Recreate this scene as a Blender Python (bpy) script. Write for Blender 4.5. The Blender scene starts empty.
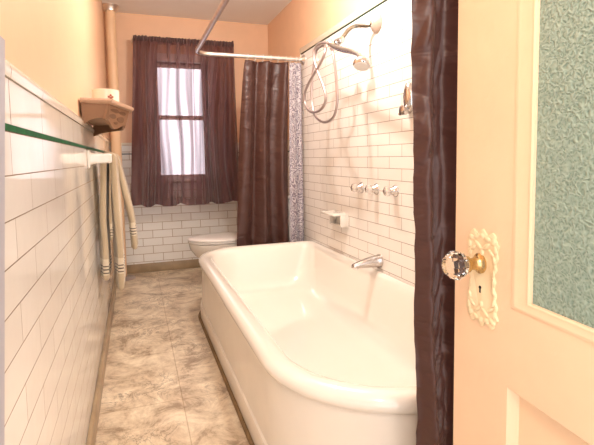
import bpy, bmesh, math, random
from mathutils import Vector, Matrix, noise
PI = math.pi
random.seed(4)
sc = bpy.context.scene
C = sc.collection

# ------------------------------------------------------------------ helpers
def link(o, parent=None):
    C.objects.link(o)
    if parent is not None: o.parent = parent
    return o

def tag(o, label=None, cat=None, group=None, kind=None):
    if label: o['label'] = label
    if cat: o['category'] = cat
    if group: o['group'] = group
    if kind: o['kind'] = kind
    return o

def empty(name, loc, label, cat, group=None):
    o = bpy.data.objects.new(name, None); link(o)
    o.location = loc; o.empty_display_size = .05
    return tag(o, label, cat, group)

def obj(name, bm, mat, parent=None, smooth=True, origin=None):
    """bm holds world coordinates"""
    bmesh.ops.recalc_face_normals(bm, faces=bm.faces)
    if parent is not None: off = parent_world(parent)
    else:
        if origin is None:
            n = max(1, len(bm.verts)); c = Vector((0, 0, 0))
            for v in bm.verts: c += v.co
            c /= n; zmin = min(v.co.z for v in bm.verts); origin = Vector((c.x, c.y, zmin))
        off = Vector(origin)
    for v in bm.verts: v.co -= off
    me = bpy.data.meshes.new(name); bm.to_mesh(me); bm.free()
    if smooth:
        for p in me.polygons: p.use_smooth = True
        try: me.set_sharp_from_angle(angle=math.radians(42))
        except Exception: pass
    me.materials.append(mat)
    o = bpy.data.objects.new(name, me)
    if parent is None: o.location = off
    return link(o, parent)

def parent_world(p):
    v = Vector(p.location)
    while p.parent: p = p.parent; v += p.location
    return v

def box(bm, x0, x1, y0, y1, z0, z1, bevel=0, seg=2):
    r = bmesh.ops.create_cube(bm, size=1)
    vs = r['verts']
    for v in vs:
        v.co = Vector(((x0+x1)/2 + v.co.x*(x1-x0), (y0+y1)/2 + v.co.y*(y1-y0), (z0+z1)/2 + v.co.z*(z1-z0)))
    if bevel:
        es = {e for v in vs for e in v.link_edges}
        bmesh.ops.bevel(bm, geom=list(es), offset=bevel, segments=seg, profile=.5, affect='EDGES')

def frame_for(d):
    d = d.normalized()
    a = Vector((0, 0, 1)) if abs(d.z) < .9 else Vector((1, 0, 0))
    u = d.cross(a).normalized(); v = d.cross(u).normalized()
    return u, v

def tube(bm, pts, rad, n=14, cap=True, closed=False):
    """pts list of Vector, rad float or list"""
    pts = [Vector(p) for p in pts]
    m = len(pts)
    rs = rad if isinstance(rad, (list, tuple)) else [rad]*m
    d0 = (pts[1]-pts[0]); u, v = frame_for(d0)
    rings = []
    for i, p in enumerate(pts):
        if closed: d = pts[(i+1) % m]-pts[i-1]
        elif i == 0: d = pts[1]-pts[0]
        elif i == m-1: d = pts[-1]-pts[-2]
        else: d = (pts[i+1]-pts[i]).normalized()+(pts[i]-pts[i-1]).normalized()
        if d.length < 1e-9: d = pts[min(i+1, m-1)]-pts[max(i-1, 0)]
        if d.length < 1e-9: d = d0
        d.normalize()
        u = (u-d*u.dot(d))
        if u.length < 1e-6: u, v = frame_for(d)
        u.normalize(); v = d.cross(u)
        rings.append([bm.verts.new(p+(u*math.cos(2*PI*k/n)+v*math.sin(2*PI*k/n))*rs[i]) for k in range(n)])
    L = m if closed else m-1
    for i in range(L):
        a, b = rings[i], rings[(i+1) % m]
        for k in range(n): bm.faces.new((a[k], a[(k+1) % n], b[(k+1) % n], b[k]))
    if cap and not closed:
        bm.faces.new(rings[0]); bm.faces.new(rings[-1][::-1])

def lathe(bm, c, axis, prof, n=32, cap=True):
    """prof list of (distance along axis, radius)"""
    c = Vector(c); ax = Vector(axis).normalized(); u, v = frame_for(ax)
    rings = [[bm.verts.new(c+ax*t+(u*math.cos(2*PI*k/n)+v*math.sin(2*PI*k/n))*max(r, 1e-4)) for k in range(n)] for t, r in prof]
    for a, b in zip(rings, rings[1:]):
        for k in range(n): bm.faces.new((a[k], a[(k+1) % n], b[(k+1) % n], b[k]))
    if cap: bm.faces.new(rings[0]); bm.faces.new(rings[-1][::-1])

def loft(bm, loops, cap0=False, cap1=False):
    rings = [[bm.verts.new(p) for p in L] for L in loops]
    n = len(rings[0])
    for a, b in zip(rings, rings[1:]):
        for k in range(n): bm.faces.new((a[k], a[(k+1) % n], b[(k+1) % n], b[k]))
    if cap0: bm.faces.new(rings[0])
    if cap1: bm.faces.new(rings[-1][::-1])

def catmull(pts, n=8):
    P = [Vector(p) for p in pts]; P = [P[0]*2-P[1]]+P+[P[-1]*2-P[-2]]
    out = []
    for i in range(1, len(P)-2):
        a, b, c, d = P[i-1:i+3]
        for k in range(n):
            t = k/n
            out.append(.5*((2*b)+(c-a)*t+(2*a-5*b+4*c-d)*t*t+(3*b-a-3*c+d)*t**3))
    out.append(P[-2]); return out

def prism(bm, poly, z0, z1):
    a = [bm.verts.new((x, y, z0)) for x, y in poly]; b = [bm.verts.new((x, y, z1)) for x, y in poly]
    n = len(poly)
    for k in range(n): bm.faces.new((a[k], a[(k+1) % n], b[(k+1) % n], b[k]))
    bm.faces.new(a[::-1]); bm.faces.new(b)

# ------------------------------------------------------------------ materials
def newmat(name):
    m = bpy.data.materials.new(name); m.use_nodes = True
    nt = m.node_tree; b = nt.nodes['Principled BSDF']
    return m, nt, b

def N(nt, t, **kw):
    n = nt.nodes.new(t)
    for k, v in kw.items():
        if k.startswith('_'): setattr(n, k[1:], v)
        else: n.inputs[k.replace('__', ' ')].default_value = v
    return n

def coords(nt, space='world'):
    if space == 'world': return nt.nodes.new('ShaderNodeNewGeometry').outputs['Position']
    return nt.nodes.new('ShaderNodeTexCoord').outputs['Object']

def plain(name, col, rough=.5, metal=0, bump=0, bscale=40, var=0, coat=0, spec=.5, sheen=0):
    m, nt, b = newmat(name)
    b.inputs['Base Color'].default_value = (*col, 1); b.inputs['Roughness'].default_value = rough
    b.inputs['Metallic'].default_value = metal; b.inputs['Coat Weight'].default_value = coat
    b.inputs['Specular IOR Level'].default_value = spec; b.inputs['Sheen Weight'].default_value = sheen
    co = coords(nt)
    nz = N(nt, 'ShaderNodeTexNoise', Scale=bscale, Detail=4.0); nt.links.new(co, nz.inputs['Vector'])
    if var:
        r = nt.nodes.new('ShaderNodeValToRGB')
        r.color_ramp.elements[0].position = .3; r.color_ramp.elements[1].position = .7
        r.color_ramp.elements[0].color = (*[c*(1-var) for c in col], 1)
        r.color_ramp.elements[1].color = (*[min(1, c*(1+var*.6)) for c in col], 1)
        nz2 = N(nt, 'ShaderNodeTexNoise', Scale=bscale*.15, Detail=6.0); nt.links.new(co, nz2.inputs['Vector'])
        nt.links.new(nz2.outputs['Fac'], r.inputs['Fac']); nt.links.new(r.outputs['Color'], b.inputs['Base Color'])
    if bump:
        bp = N(nt, 'ShaderNodeBump', Strength=bump, Distance=.004)
        nt.links.new(nz.outputs['Fac'], bp.inputs['Height']); nt.links.new(bp.outputs['Normal'], b.inputs['Normal'])
    return m

def tile_mat(name, axis, w, h, s, z0, c1, c2, mortar, msize=.0016, rough=.12):
    m, nt, b = newmat(name)
    co = coords(nt)
    sep = nt.nodes.new('ShaderNodeSeparateXYZ'); nt.links.new(co, sep.inputs[0])
    a = N(nt, 'ShaderNodeMath', _operation='SUBTRACT'); a.inputs[1].default_value = s
    nt.links.new(sep.outputs[axis], a.inputs[0])
    z = N(nt, 'ShaderNodeMath', _operation='SUBTRACT'); z.inputs[1].default_value = z0
    nt.links.new(sep.outputs['Z'], z.inputs[0])
    cb = nt.nodes.new('ShaderNodeCombineXYZ'); nt.links.new(a.outputs[0], cb.inputs[0]); nt.links.new(z.outputs[0], cb.inputs[1])
    br = nt.nodes.new('ShaderNodeTexBrick'); nt.links.new(cb.outputs[0], br.inputs['Vector'])
    br.inputs['Scale'].default_value = 1; br.inputs['Brick Width'].default_value = w; br.inputs['Row Height'].default_value = h
    br.inputs['Mortar Size'].default_value = msize; br.inputs['Mortar Smooth'].default_value = .35; br.inputs['Bias'].default_value = -.2
    br.inputs['Color1'].default_value = (*c1, 1); br.inputs['Color2'].default_value = (*c2, 1); br.inputs['Mortar'].default_value = (*mortar, 1)
    br.offset = .5; br.offset_frequency = 2
    nt.links.new(br.outputs['Color'], b.inputs['Base Color'])
    # grout is dull, glaze is glossy
    rr = nt.nodes.new('ShaderNodeMapRange'); rr.inputs['To Min'].default_value = rough; rr.inputs['To Max'].default_value = .7
    nt.links.new(br.outputs['Fac'], rr.inputs['Value']); nt.links.new(rr.outputs[0], b.inputs['Roughness'])
    nz = N(nt, 'ShaderNodeTexNoise', Scale=9.0, Detail=2.0); nt.links.new(co, nz.inputs['Vector'])
    b1 = N(nt, 'ShaderNodeBump', Strength=.18, Distance=.004); nt.links.new(nz.outputs['Fac'], b1.inputs['Height'])
    b2 = N(nt, 'ShaderNodeBump', Strength=.6, Distance=.0015); b2.invert = True
    nt.links.new(br.outputs['Fac'], b2.inputs['Height']); nt.links.new(b1.outputs['Normal'], b2.inputs['Normal'])
    nt.links.new(b2.outputs['Normal'], b.inputs['Normal'])
    return m

M = {}
M['paint'] = plain('peach_paint', (.83, .53, .335), .42, bump=.12, bscale=60, var=.03)
M['ceiling'] = plain('ceiling_paint', (.93, .91, .89), .7, bump=.1, bscale=50)
T1, T2 = (.87, .84, .79), (.83, .79, .73)
M['tile_left'] = tile_mat('tile_left', 'Y', .304, .0765, .178, .0045, T1, T2, (.20, .14, .09), .0012, .07)
M['tile_right'] = tile_mat('tile_right', 'Y', .256, .0661, .218, -.0938, (.86, .82, .77), (.82, .77, .71), (.24, .17, .12), .0018, .14)
M['tile_back'] = tile_mat('tile_back', 'X', .186, .0767, .048, .0246, T1, T2, (.40, .28, .18), .0028, .16)
M['cap'] = tile_mat('cap_tile', 'Y', .30, 3.0, .20, -1.0, (.86, .80, .71), (.82, .75, .65), (.20, .12, .07), .002, .08)
M['green'] = plain('green_glaze', (.004, .10, .028), .5, var=.5, bscale=160, spec=.15)
M['dark_line'] = plain('dark_green_glaze', (.02, .055, .035), .15, var=.3, bscale=160)
M['grey'] = plain('grey_paint', (.40, .40, .45), .5)
M['wood_base'] = plain('tan_base', (.38, .275, .165), .35, var=.25, bscale=60)
M['enamel'] = plain('white_enamel', (.86, .80, .72), .12, coat=.6, bump=.03, bscale=12)
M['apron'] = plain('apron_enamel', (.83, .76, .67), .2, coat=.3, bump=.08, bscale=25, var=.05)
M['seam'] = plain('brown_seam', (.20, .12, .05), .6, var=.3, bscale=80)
M['porcelain'] = plain('porcelain', (.84, .79, .72), .08, coat=.5)
M['seat'] = plain('toilet_seat_white', (.82, .78, .74), .2)
M['chrome'] = plain('chrome', (.56, .53, .51), .15, metal=1)
M['steel'] = plain('rod_steel', (.80, .76, .73), .3, metal=1, var=.15, bscale=120)
M['hose'] = plain('chrome_hose', (.46, .39, .38), .32, metal=.8)
M['arm'] = plain('arm_metal', (.26, .24, .20), .25, metal=1, var=.3, bscale=150)
M['brass'] = plain('brass', (.60, .43, .20), .25, metal=1)
M['pipe'] = plain('pipe_paint', (.80, .54, .33), .45, bump=.15, bscale=40, var=.05)
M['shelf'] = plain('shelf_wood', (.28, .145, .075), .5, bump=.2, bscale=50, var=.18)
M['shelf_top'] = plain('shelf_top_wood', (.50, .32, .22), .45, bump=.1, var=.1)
M['ceramic'] = plain('cream_ceramic', (.84, .74, .60), .2, coat=.3)
M['mark'] = plain('printed_mark', (.35, .10, .06), .5)
M['hole'] = plain('shelf_recess', (.16, .08, .04), .8)
M['trimwood'] = plain('window_trim_paint', (.88, .78, .68), .45, bump=.1)
M['door'] = plain('door_paint', (.86, .63, .43), .36, bump=.25, bscale=35, var=.05)
M['plate'] = plain('plate_paint', (.84, .68, .44), .3, bump=.2, bscale=90, var=.06)
M['black'] = plain('keyhole_black', (.01, .008, .006), .7)
M['hinge'] = plain('painted_hinge', (.78, .58, .38), .35)
M['flange'] = plain('flange_enamel', (.62, .50, .42), .2, metal=.3)
M['white_plastic'] = plain('white_plastic', (.8, .77, .74), .3)
m, nt, b = newmat('clear_cut_glass'); M['knob_glass'] = m
b.inputs['Base Color'].default_value = (.97, .95, .93, 1); b.inputs['Roughness'].default_value = .02
b.inputs['Transmission Weight'].default_value = 1; b.inputs['IOR'].default_value = 1.5

# window glass (clear, thin)
m, nt, b = newmat('window_glass'); M['win_glass'] = m
b.inputs['Base Color'].default_value = (.94, .95, 1, 1); b.inputs['Roughness'].default_value = .35
b.inputs['Transmission Weight'].default_value = 1; b.inputs['IOR'].default_value = 1.05

# patterned door glass
m, nt, b = newmat('textured_green_glass'); M['door_glass'] = m
b.inputs['Base Color'].default_value = (.50, .66, .58, 1); b.inputs['Roughness'].default_value = .12
b.inputs['Transmission Weight'].default_value = .35; b.inputs['IOR'].default_value = 1.45
co = coords(nt)
no = N(nt, 'ShaderNodeTexNoise', Scale=60.0, Detail=2.0); nt.links.new(co, no.inputs['Vector'])
mx = N(nt, 'ShaderNodeMixRGB', Fac=.02); nt.links.new(co, mx.inputs[1]); nt.links.new(no.outputs['Color'], mx.inputs[2])
vo = nt.nodes.new('ShaderNodeTexVoronoi'); vo.feature = 'SMOOTH_F1'; vo.inputs['Scale'].default_value = 210
nt.links.new(mx.outputs[0], vo.inputs['Vector'])
bp = N(nt, 'ShaderNodeBump', Strength=1.0, Distance=.004); nt.links.new(vo.outputs['Distance'], bp.inputs['Height'])
nt.links.new(bp.outputs['Normal'], b.inputs['Normal'])
cr = nt.nodes.new('ShaderNodeValToRGB'); cr.color_ramp.elements[0].position = .1; cr.color_ramp.elements[1].position = .7
cr.color_ramp.elements[0].color = (.24, .37, .31, 1); cr.color_ramp.elements[1].color = (.46, .62, .54, 1)
nt.links.new(vo.outputs['Distance'], cr.inputs[0]); nt.links.new(cr.outputs[0], b.inputs['Base Color'])

# stone floor
m, nt, b = newmat('stone_floor'); M['floor'] = m
co = coords(nt)
n1 = N(nt, 'ShaderNodeTexNoise', Scale=6.0, Detail=14.0, Roughness=.74, Distortion=.5); nt.links.new(co, n1.inputs['Vector'])
n2 = N(nt, 'ShaderNodeTexNoise', Scale=6.0, Detail=12.0, Roughness=.66, Distortion=2.0); nt.links.new(co, n2.inputs['Vector'])
r1 = nt.nodes.new('ShaderNodeValToRGB'); e = r1.color_ramp.elements
e[0].position = .38; e[0].color = (.36, .26, .17, 1); e[1].position = .62; e[1].color = (.85, .73, .55, 1)
x = r1.color_ramp.elements.new(.47); x.color = (.62, .49, .345, 1)
nt.links.new(n1.outputs['Fac'], r1.inputs[0])
r2 = nt.nodes.new('ShaderNodeValToRGB'); e = r2.color_ramp.elements
e[0].position = .48; e[0].color = (0, 0, 0, 1); e[1].position = .52; e[1].color = (0, 0, 0, 1)
x = r2.color_ramp.elements.new(.50); x.color = (1, 1, 1, 1)
nt.links.new(n2.outputs['Fac'], r2.inputs[0])
n3 = N(nt, 'ShaderNodeTexNoise', Scale=2.1, Detail=3.0); nt.links.new(co, n3.inputs['Vector'])
r3 = nt.nodes.new('ShaderNodeValToRGB'); r3.color_ramp.elements[0].position = .44; r3.color_ramp.elements[1].position = .56
nt.links.new(n3.outputs['Fac'], r3.inputs[0])
mm = N(nt, 'ShaderNodeMath', _operation='MULTIPLY'); nt.links.new(r2.outputs[0], mm.inputs[0]); nt.links.new(r3.outputs[0], mm.inputs[1])
m2 = N(nt, 'ShaderNodeMath', _operation='MULTIPLY'); m2.inputs[1].default_value = .8; nt.links.new(mm.outputs[0], m2.inputs[0])
mxa = nt.nodes.new('ShaderNodeMixRGB'); mxa.inputs[2].default_value = (.17, .12, .085, 1)
nt.links.new(m2.outputs[0], mxa.inputs[0]); nt.links.new(r1.outputs[0], mxa.inputs[1])
br = nt.nodes.new('ShaderNodeTexBrick')
mp = nt.nodes.new('ShaderNodeMapping'); mp.inputs['Location'].default_value = (-2.10, .165, 0); mp.inputs['Rotation'].default_value = (0, 0, 0)
sp = nt.nodes.new('ShaderNodeSeparateXYZ'); nt.links.new(co, sp.inputs[0])
cb = nt.nodes.new('ShaderNodeCombineXYZ'); nt.links.new(sp.outputs[1], cb.inputs[0])
ng = N(nt, 'ShaderNodeMath', _operation='MULTIPLY'); ng.inputs[1].default_value = -1; nt.links.new(sp.outputs[0], ng.inputs[0]); nt.links.new(ng.outputs[0], cb.inputs[1])
nt.links.new(cb.outputs[0], mp.inputs['Vector']); nt.links.new(mp.outputs[0], br.inputs['Vector'])
br.inputs['Scale'].default_value = 1; br.offset = 0; br.inputs['Brick Width'].default_value = .56; br.inputs['Row Height'].default_value = .57
br.inputs['Mortar Size'].default_value = .003; br.inputs['Mortar Smooth'].default_value = .6
br.inputs['Color1'].default_value = (1, 1, 1, 1); br.inputs['Color2'].default_value = (.94, .93, .92, 1); br.inputs['Mortar'].default_value = (.72, .66, .58, 1)
mu = nt.nodes.new('ShaderNodeMixRGB'); mu.blend_type = 'MULTIPLY'; mu.inputs[0].default_value = 1
nt.links.new(mxa.outputs[0], mu.inputs[1]); nt.links.new(br.outputs['Color'], mu.inputs[2])
nt.links.new(mu.outputs[0], b.inputs['Base Color'])
b.inputs['Roughness'].default_value = .33
bp = N(nt, 'ShaderNodeBump', Strength=.15, Distance=.004); nt.links.new(n1.outputs['Fac'], bp.inputs['Height']); nt.links.new(bp.outputs['Normal'], b.inputs['Normal'])

# satin curtain cloth
def cloth(name, col, rough=.36, wr=1.0, spec=.6):
    m, nt, b = newmat(name)
    co = coords(nt)
    mp = nt.nodes.new('ShaderNodeMapping'); mp.inputs['Scale'].default_value = (6, 6, 14); mp.inputs['Rotation'].default_value = (0, .35, 0)
    nt.links.new(co, mp.inputs[0])
    nz = N(nt, 'ShaderNodeTexNoise', Scale=1.0, Detail=3.0, Roughness=.5, Distortion=.3); nt.links.new(mp.outputs[0], nz.inputs['Vector'])
    bp = N(nt, 'ShaderNodeBump', Strength=wr, Distance=.02); nt.links.new(nz.outputs['Fac'], bp.inputs['Height'])
    wv = N(nt, 'ShaderNodeTexNoise', Scale=900.0, Detail=1.0); nt.links.new(co, wv.inputs['Vector'])
    b2 = N(nt, 'ShaderNodeBump', Strength=.15, Distance=.001); nt.links.new(wv.outputs['Fac'], b2.inputs['Height']); nt.links.new(bp.outputs['Normal'], b2.inputs['Normal'])
    nt.links.new(b2.outputs['Normal'], b.inputs['Normal'])
    b.inputs['Base Color'].default_value = (*col, 1); b.inputs['Roughness'].default_value = rough
    b.inputs['Sheen Weight'].default_value = .10; b.inputs['Sheen Roughness'].default_value = .4
    b.inputs['Sheen Tint'].default_value = (1, .7, .55, 1); b.inputs['Specular IOR Level'].default_value = spec
    return m
M['satin'] = cloth('brown_satin', (.056, .019, .014), .42, .8, .5)
# sheer window cloth
def sheer(name):
    m, nt, b = newmat(name)
    out = nt.nodes['Material Output']
    b.inputs['Base Color'].default_value = (.11, .045, .043, 1); b.inputs['Roughness'].default_value = .5
    b.inputs['Sheen Weight'].default_value = .3
    tr = nt.nodes.new('ShaderNodeBsdfTransparent'); tr.inputs[0].default_value = (.96, .86, .90, 1)
    tl = nt.nodes.new('ShaderNodeBsdfTranslucent'); tl.inputs[0].default_value = (.22, .09, .10, 1)
    m0 = nt.nodes.new('ShaderNodeMixShader'); m0.inputs[0].default_value = .35
    nt.links.new(b.outputs[0], m0.inputs[1]); nt.links.new(tl.outputs[0], m0.inputs[2])
    mixs = nt.nodes.new('ShaderNodeMixShader')
    at = nt.nodes.new('ShaderNodeAttribute'); at.attribute_name = 'openness'
    nt.links.new(at.outputs['Fac'], mixs.inputs[0]); nt.links.new(m0.outputs[0], mixs.inputs[1]); nt.links.new(tr.outputs[0], mixs.inputs[2])
    nt.links.new(mixs.outputs[0], out.inputs[0])
    return m
M['sheer'] = sheer('sheer_plum_cloth')
M['header'] = plain('gathered_header_cloth', (.085, .034, .034), .5, bump=.4, bscale=90, sheen=.3)
# patterned liner
m, nt, b = newmat('patterned_liner'); M['liner'] = m
co = coords(nt, 'obj')
mp = nt.nodes.new('ShaderNodeMapping'); mp.inputs['Scale'].default_value = (1, .3, 1); nt.links.new(co, mp.inputs[0])
no = N(nt, 'ShaderNodeTexNoise', Scale=9.0, Detail=1.0); nt.links.new(mp.outputs[0], no.inputs['Vector'])
mx = N(nt, 'ShaderNodeMixRGB', Fac=.12); nt.links.new(mp.outputs[0], mx.inputs[1]); nt.links.new(no.outputs['Color'], mx.inputs[2])
vo = nt.nodes.new('ShaderNodeTexVoronoi'); vo.inputs['Scale'].default_value = 30; nt.links.new(mx.outputs[0], vo.inputs['Vector'])
ml = N(nt, 'ShaderNodeMath', _operation='MULTIPLY'); ml.inputs[1].default_value = 22; nt.links.new(vo.outputs['Distance'], ml.inputs[0])
sn = N(nt, 'ShaderNodeMath', _operation='SINE'); nt.links.new(ml.outputs[0], sn.inputs[0])
vo2 = nt.nodes.new('ShaderNodeTexVoronoi'); vo2.feature = 'DISTANCE_TO_EDGE'; vo2.inputs['Scale'].default_value = 70; nt.links.new(mx.outputs[0], vo2.inputs['Vector'])
m5 = N(nt, 'ShaderNodeMath', _operation='MULTIPLY'); m5.inputs[1].default_value = 3.0; nt.links.new(vo2.outputs['Distance'], m5.inputs[0])
ad = N(nt, 'ShaderNodeMath', _operation='ADD'); nt.links.new(sn.outputs[0], ad.inputs[0]); nt.links.new(m5.outputs[0], ad.inputs[1])
cr = nt.nodes.new('ShaderNodeValToRGB'); cr.color_ramp.elements[0].position = .25; cr.color_ramp.elements[1].position = .75
cr.color_ramp.elements[0].color = (.22, .185, .22, 1); cr.color_ramp.elements[1].color = (.58, .53, .55, 1)
nt.links.new(ad.outputs[0], cr.inputs[0]); nt.links.new(cr.outputs[0], b.inputs['Base Color']); b.inputs['Roughness'].default_value = .45
# terry towel with stripes near the hem (world z bands)
def towel_mat(name, zh):
    m, nt, b = newmat(name)
    co = coords(nt); sp = nt.nodes.new('ShaderNodeSeparateXYZ'); nt.links.new(co, sp.inputs[0])
    mr = nt.nodes.new('ShaderNodeMapRange'); mr.inputs['From Min'].default_value = zh; mr.inputs['From Max'].default_value = zh+.30
    nt.links.new(sp.outputs[2], mr.inputs[0])
    r = nt.nodes.new('ShaderNodeValToRGB'); r.color_ramp.interpolation = 'CONSTANT'
    cols = [(0, 0), (.30, 1), (.325, 2), (.345, 1), (.385, 2), (.41, 1), (.445, 2), (.462, 1), (.58, 0)]
    pal = [(.52, .41, .27), (.72, .62, .47), (.10, .07, .05)]
    el = r.color_ramp.elements
    while len(el) > 1: el.remove(el[-1])
    el[0].position = 0; el[0].color = (*pal[0], 1)
    for p_, c_ in cols[1:]:
        q = el.new(p_); q.color = (*pal[c_], 1)
    nt.links.new(mr.outputs[0], r.inputs[0]); nt.links.new(r.outputs[0], b.inputs['Base Color'])
    nz = N(nt, 'ShaderNodeTexNoise', Scale=260.0, Detail=3.0); nt.links.new(co, nz.inputs['Vector'])
    bp = N(nt, 'ShaderNodeBump', Strength=.8, Distance=.004); nt.links.new(nz.outputs['Fac'], bp.inputs['Height']); nt.links.new(bp.outputs['Normal'], b.inputs['Normal'])
    b.inputs['Roughness'].default_value = .95; b.inputs['Sheen Weight'].default_value = .4
    return m
# lamp glass
m, nt, b = newmat('lamp_glass'); M['lamp'] = m
b.inputs['Base Color'].default_value = (.9, .85, .75, 1); b.inputs['Emission Color'].default_value = (1, .84, .62, 1); b.inputs['Emission Strength'].default_value = 6

# ------------------------------------------------------------------ room
XL, XR, YB, ZC = -.205, 1.347, 4.69, 2.47
YF = -.25
def struct(name, bm, mat, smooth=False, parent=None):
    o = obj(name, bm, mat, parent, smooth)
    if parent is None: tag(o, kind='structure')
    return o
def sbox(name, mat, *a, bevel=0, parent=None):
    bm = bmesh.new(); box(bm, *a, bevel=bevel); return struct(name, bm, mat, bool(bevel), parent)

sbox('floor', M['floor'], XL-.1, XR+.1, YF-.6, YB+.1, -.08, 0)
sbox('ceiling', M['ceiling'], XL-.1, XR+.1, YF, YB+.1, ZC, ZC+.08)
wl = sbox('wall_left', M['paint'], XL-.13, XL-.008, YF, YB+.1, 0, ZC)
wr = sbox('wall_right', M['paint'], XR+.008, XR+.13, YF, YB+.1, 0, ZC)
# window hole
WX0, WX1, WZ0, WZ1 = .20, .72, .93, 2.04
bm = bmesh.new()
Y0 = YB+.008; Y1 = YB+.16
box(bm, XL-.1, WX0, Y0, Y1, 0, ZC); box(bm, WX1, XR+.1, Y0, Y1, 0, ZC)
box(bm, WX0, WX1, Y0, Y1, 0, WZ0); box(bm, WX0, WX1, Y0, Y1, WZ1, ZC)
wb = struct('wall_back', bm, M['paint'])

# tiled dados : tile field, green strip, upper tile, cap
def dado_left():
    t = sbox('tile_field', M['tile_left'], XL-.008, XL, YF, YB, 0, 1.153, parent=wl)
    g = sbox('green_strip', M['green'], XL-.008, XL+.0015, YF, YB, 1.153, 1.165, parent=wl)
    u = sbox('upper_tile', M['cap'], XL-.008, XL, YF, YB, 1.165, 1.246, parent=wl)
    bm = bmesh.new()
    prof = [(XL-.008, 1.2475), (XL+.004, 1.2475), (XL+.006, 1.262), (XL+.003, 1.275), (XL-.003, 1.281), (XL-.008, 1.282)]
    loft(bm, [[Vector((x, y, z)) for x, z in prof] for y in (YF, YB)], True, True)
    struct('cap_tile', bm, M['cap'], True, wl)
dado_left()
def holed(bm, y0, y1, x0, x1, z0, z1, hx0, hx1, hz0):
    box(bm, x0, hx0, y0, y1, z0, z1); box(bm, hx1, x1, y0, y1, z0, z1); box(bm, hx0, hx1, y0, y1, z0, min(z1, hz0))
bm = bmesh.new(); holed(bm, YB, YB+.008, XL, XR, 0, 1.150, WX0, WX1, WZ0); struct('tile_field', bm, M['tile_back'], parent=wb)
bm = bmesh.new(); box(bm, XL, WX0-.09, YB-.001, YB+.008, 1.150, 1.160); box(bm, WX1+.09, XR, YB-.001, YB+.008, 1.150, 1.160); struct('green_strip', bm, M['dark_line'], parent=wb)
bm = bmesh.new(); box(bm, XL, WX0-.09, YB, YB+.008, 1.160, 1.235); box(bm, WX1+.09, XR, YB, YB+.008, 1.160, 1.235); struct('upper_tile', bm, M['tile_back'], parent=wb)
bm = bmesh.new(); box(bm, XL, WX0-.09, YB-.008, YB+.008, 1.237, 1.262, bevel=.004); box(bm, WX1+.09, XR, YB-.008, YB+.008, 1.237, 1.262, bevel=.004); struct('cap_tile', bm, M['ceramic'], True, wb)
YE = 3.70
bm = bmesh.new(); box(bm, XR, XR+.008, YF, YE, 0, 1.952); box(bm, XR, XR+.008, YE, YB, 0, 1.150); struct('tile_field', bm, M['tile_right'], parent=wr)
bm = bmesh.new(); box(bm, XR-.0015, XR+.008, YF, YE-.02, 1.952, 1.962); box(bm, XR-.0015, XR+.008, YE, YB, 1.150, 1.162); struct('green_strip', bm, M['dark_line'], parent=wr)
bm = bmesh.new(); box(bm, XR-.006, XR+.008, YF, YE, 1.962, 2.006, bevel=.005); box(bm, XR-.006, XR+.008, YE, YB, 1.162, 1.26, bevel=.004)
box(bm, XR-.004, XR+.006, YE-.02, YE+.004, 1.262, 1.963, bevel=.003)
struct('cap_tile', bm, M['ceramic'], True, wr)
# baseboards
sbox('baseboard_left', M['wood_base'], XL, XL+.018, YF, YB, 0, .088, bevel=.005)
sbox('baseboard_back', M['wood_base'], XL+.022, XR, YB-.018, YB, 0, .086, bevel=.005)
# grey casing at far left
TRIM_HERE = 1

# window
win = empty('window_1', (.46, YB+.05, WZ0), None, None); win['kind'] = 'structure'
bm = bmesh.new(); tw = .075
box(bm, WX0-tw, WX0, YB-.022, YB+.10, WZ0-.03, WZ1+tw, bevel=.004); box(bm, WX1, WX1+tw, YB-.022, YB+.10, WZ0-.03, WZ1+tw, bevel=.004)
box(bm, WX0, WX1, YB-.022, YB+.10, WZ1, WZ1+tw, bevel=.004)
obj('window_frame', bm, M['trimwood'], win)
bm = bmesh.new(); box(bm, WX0-tw-.03, WX1+tw+.03, YB-.06, YB+.10, WZ0-.055, WZ0-.028, bevel=.006); obj('window_sill', bm, M['ceramic'], win)
bm = bmesh.new(); st = .045
for a0, a1, y_ in ((1.49, WZ1, .075), (WZ0-.028, 1.53, .04)):
    box(bm, WX0, WX0+st, YB+y_, YB+y_+.03, a0, a1, bevel=.003); box(bm, WX1-st, WX1, YB+y_, YB+y_+.03, a0, a1, bevel=.003)
    box(bm, WX0+st, WX1-st, YB+y_, YB+y_+.03, a0, a0+.042, bevel=.003); box(bm, WX0+st, WX1-st, YB+y_, YB+y_+.03, a1-.042, a1, bevel=.003)
obj('sash', bm, M['trimwood'], win)
bm = bmesh.new(); box(bm, WX0+st, WX1-st, YB+.088, YB+.091, 1.53, WZ1-.042); obj('pane', bm, M['win_glass'], win, False)
bm = bmesh.new(); box(bm, WX0+st, WX1-st, YB+.053, YB+.056, WZ0+.014, 1.49); obj('pane', bm, M['win_glass'], win, False)

# ------------------------------------------------------------------ pixel to place (the photo's own camera)
FW = Vector((.33035099, .94063966, -.07787973)); RT = Vector((.94302126, -.33240651, -.0147244)); UP = Vector((.03973809, .06857802, .99685402))
CAM = Vector((0, 0, 1.1)); F = 460.0; CY = 193.24
def ray(x, y): return FW+RT*((x-297)/F)-UP*((y-CY)/F)
def onx(X, x, y): d = ray(x, y); return CAM+d*(X/d.x)
def ony(Y, x, y): d = ray(x, y); return CAM+d*(Y/d.y)

_a = onx(-.186, 5, 40); _b = onx(-.186, 4.5, 445); _s = (_a.y-_b.y)/(_a.z-_b.z); _f = _a.y-_s*_a.z
bm = bmesh.new(); _P = [(.30, 0), (_f, 0), (_a.y, _a.z), (.30, _a.z)]
loft(bm, [[Vector((x, y, z)) for y, z in _P] for x in (XL, -.186)], True, True); struct('trim_1', bm, M['grey'])
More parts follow.
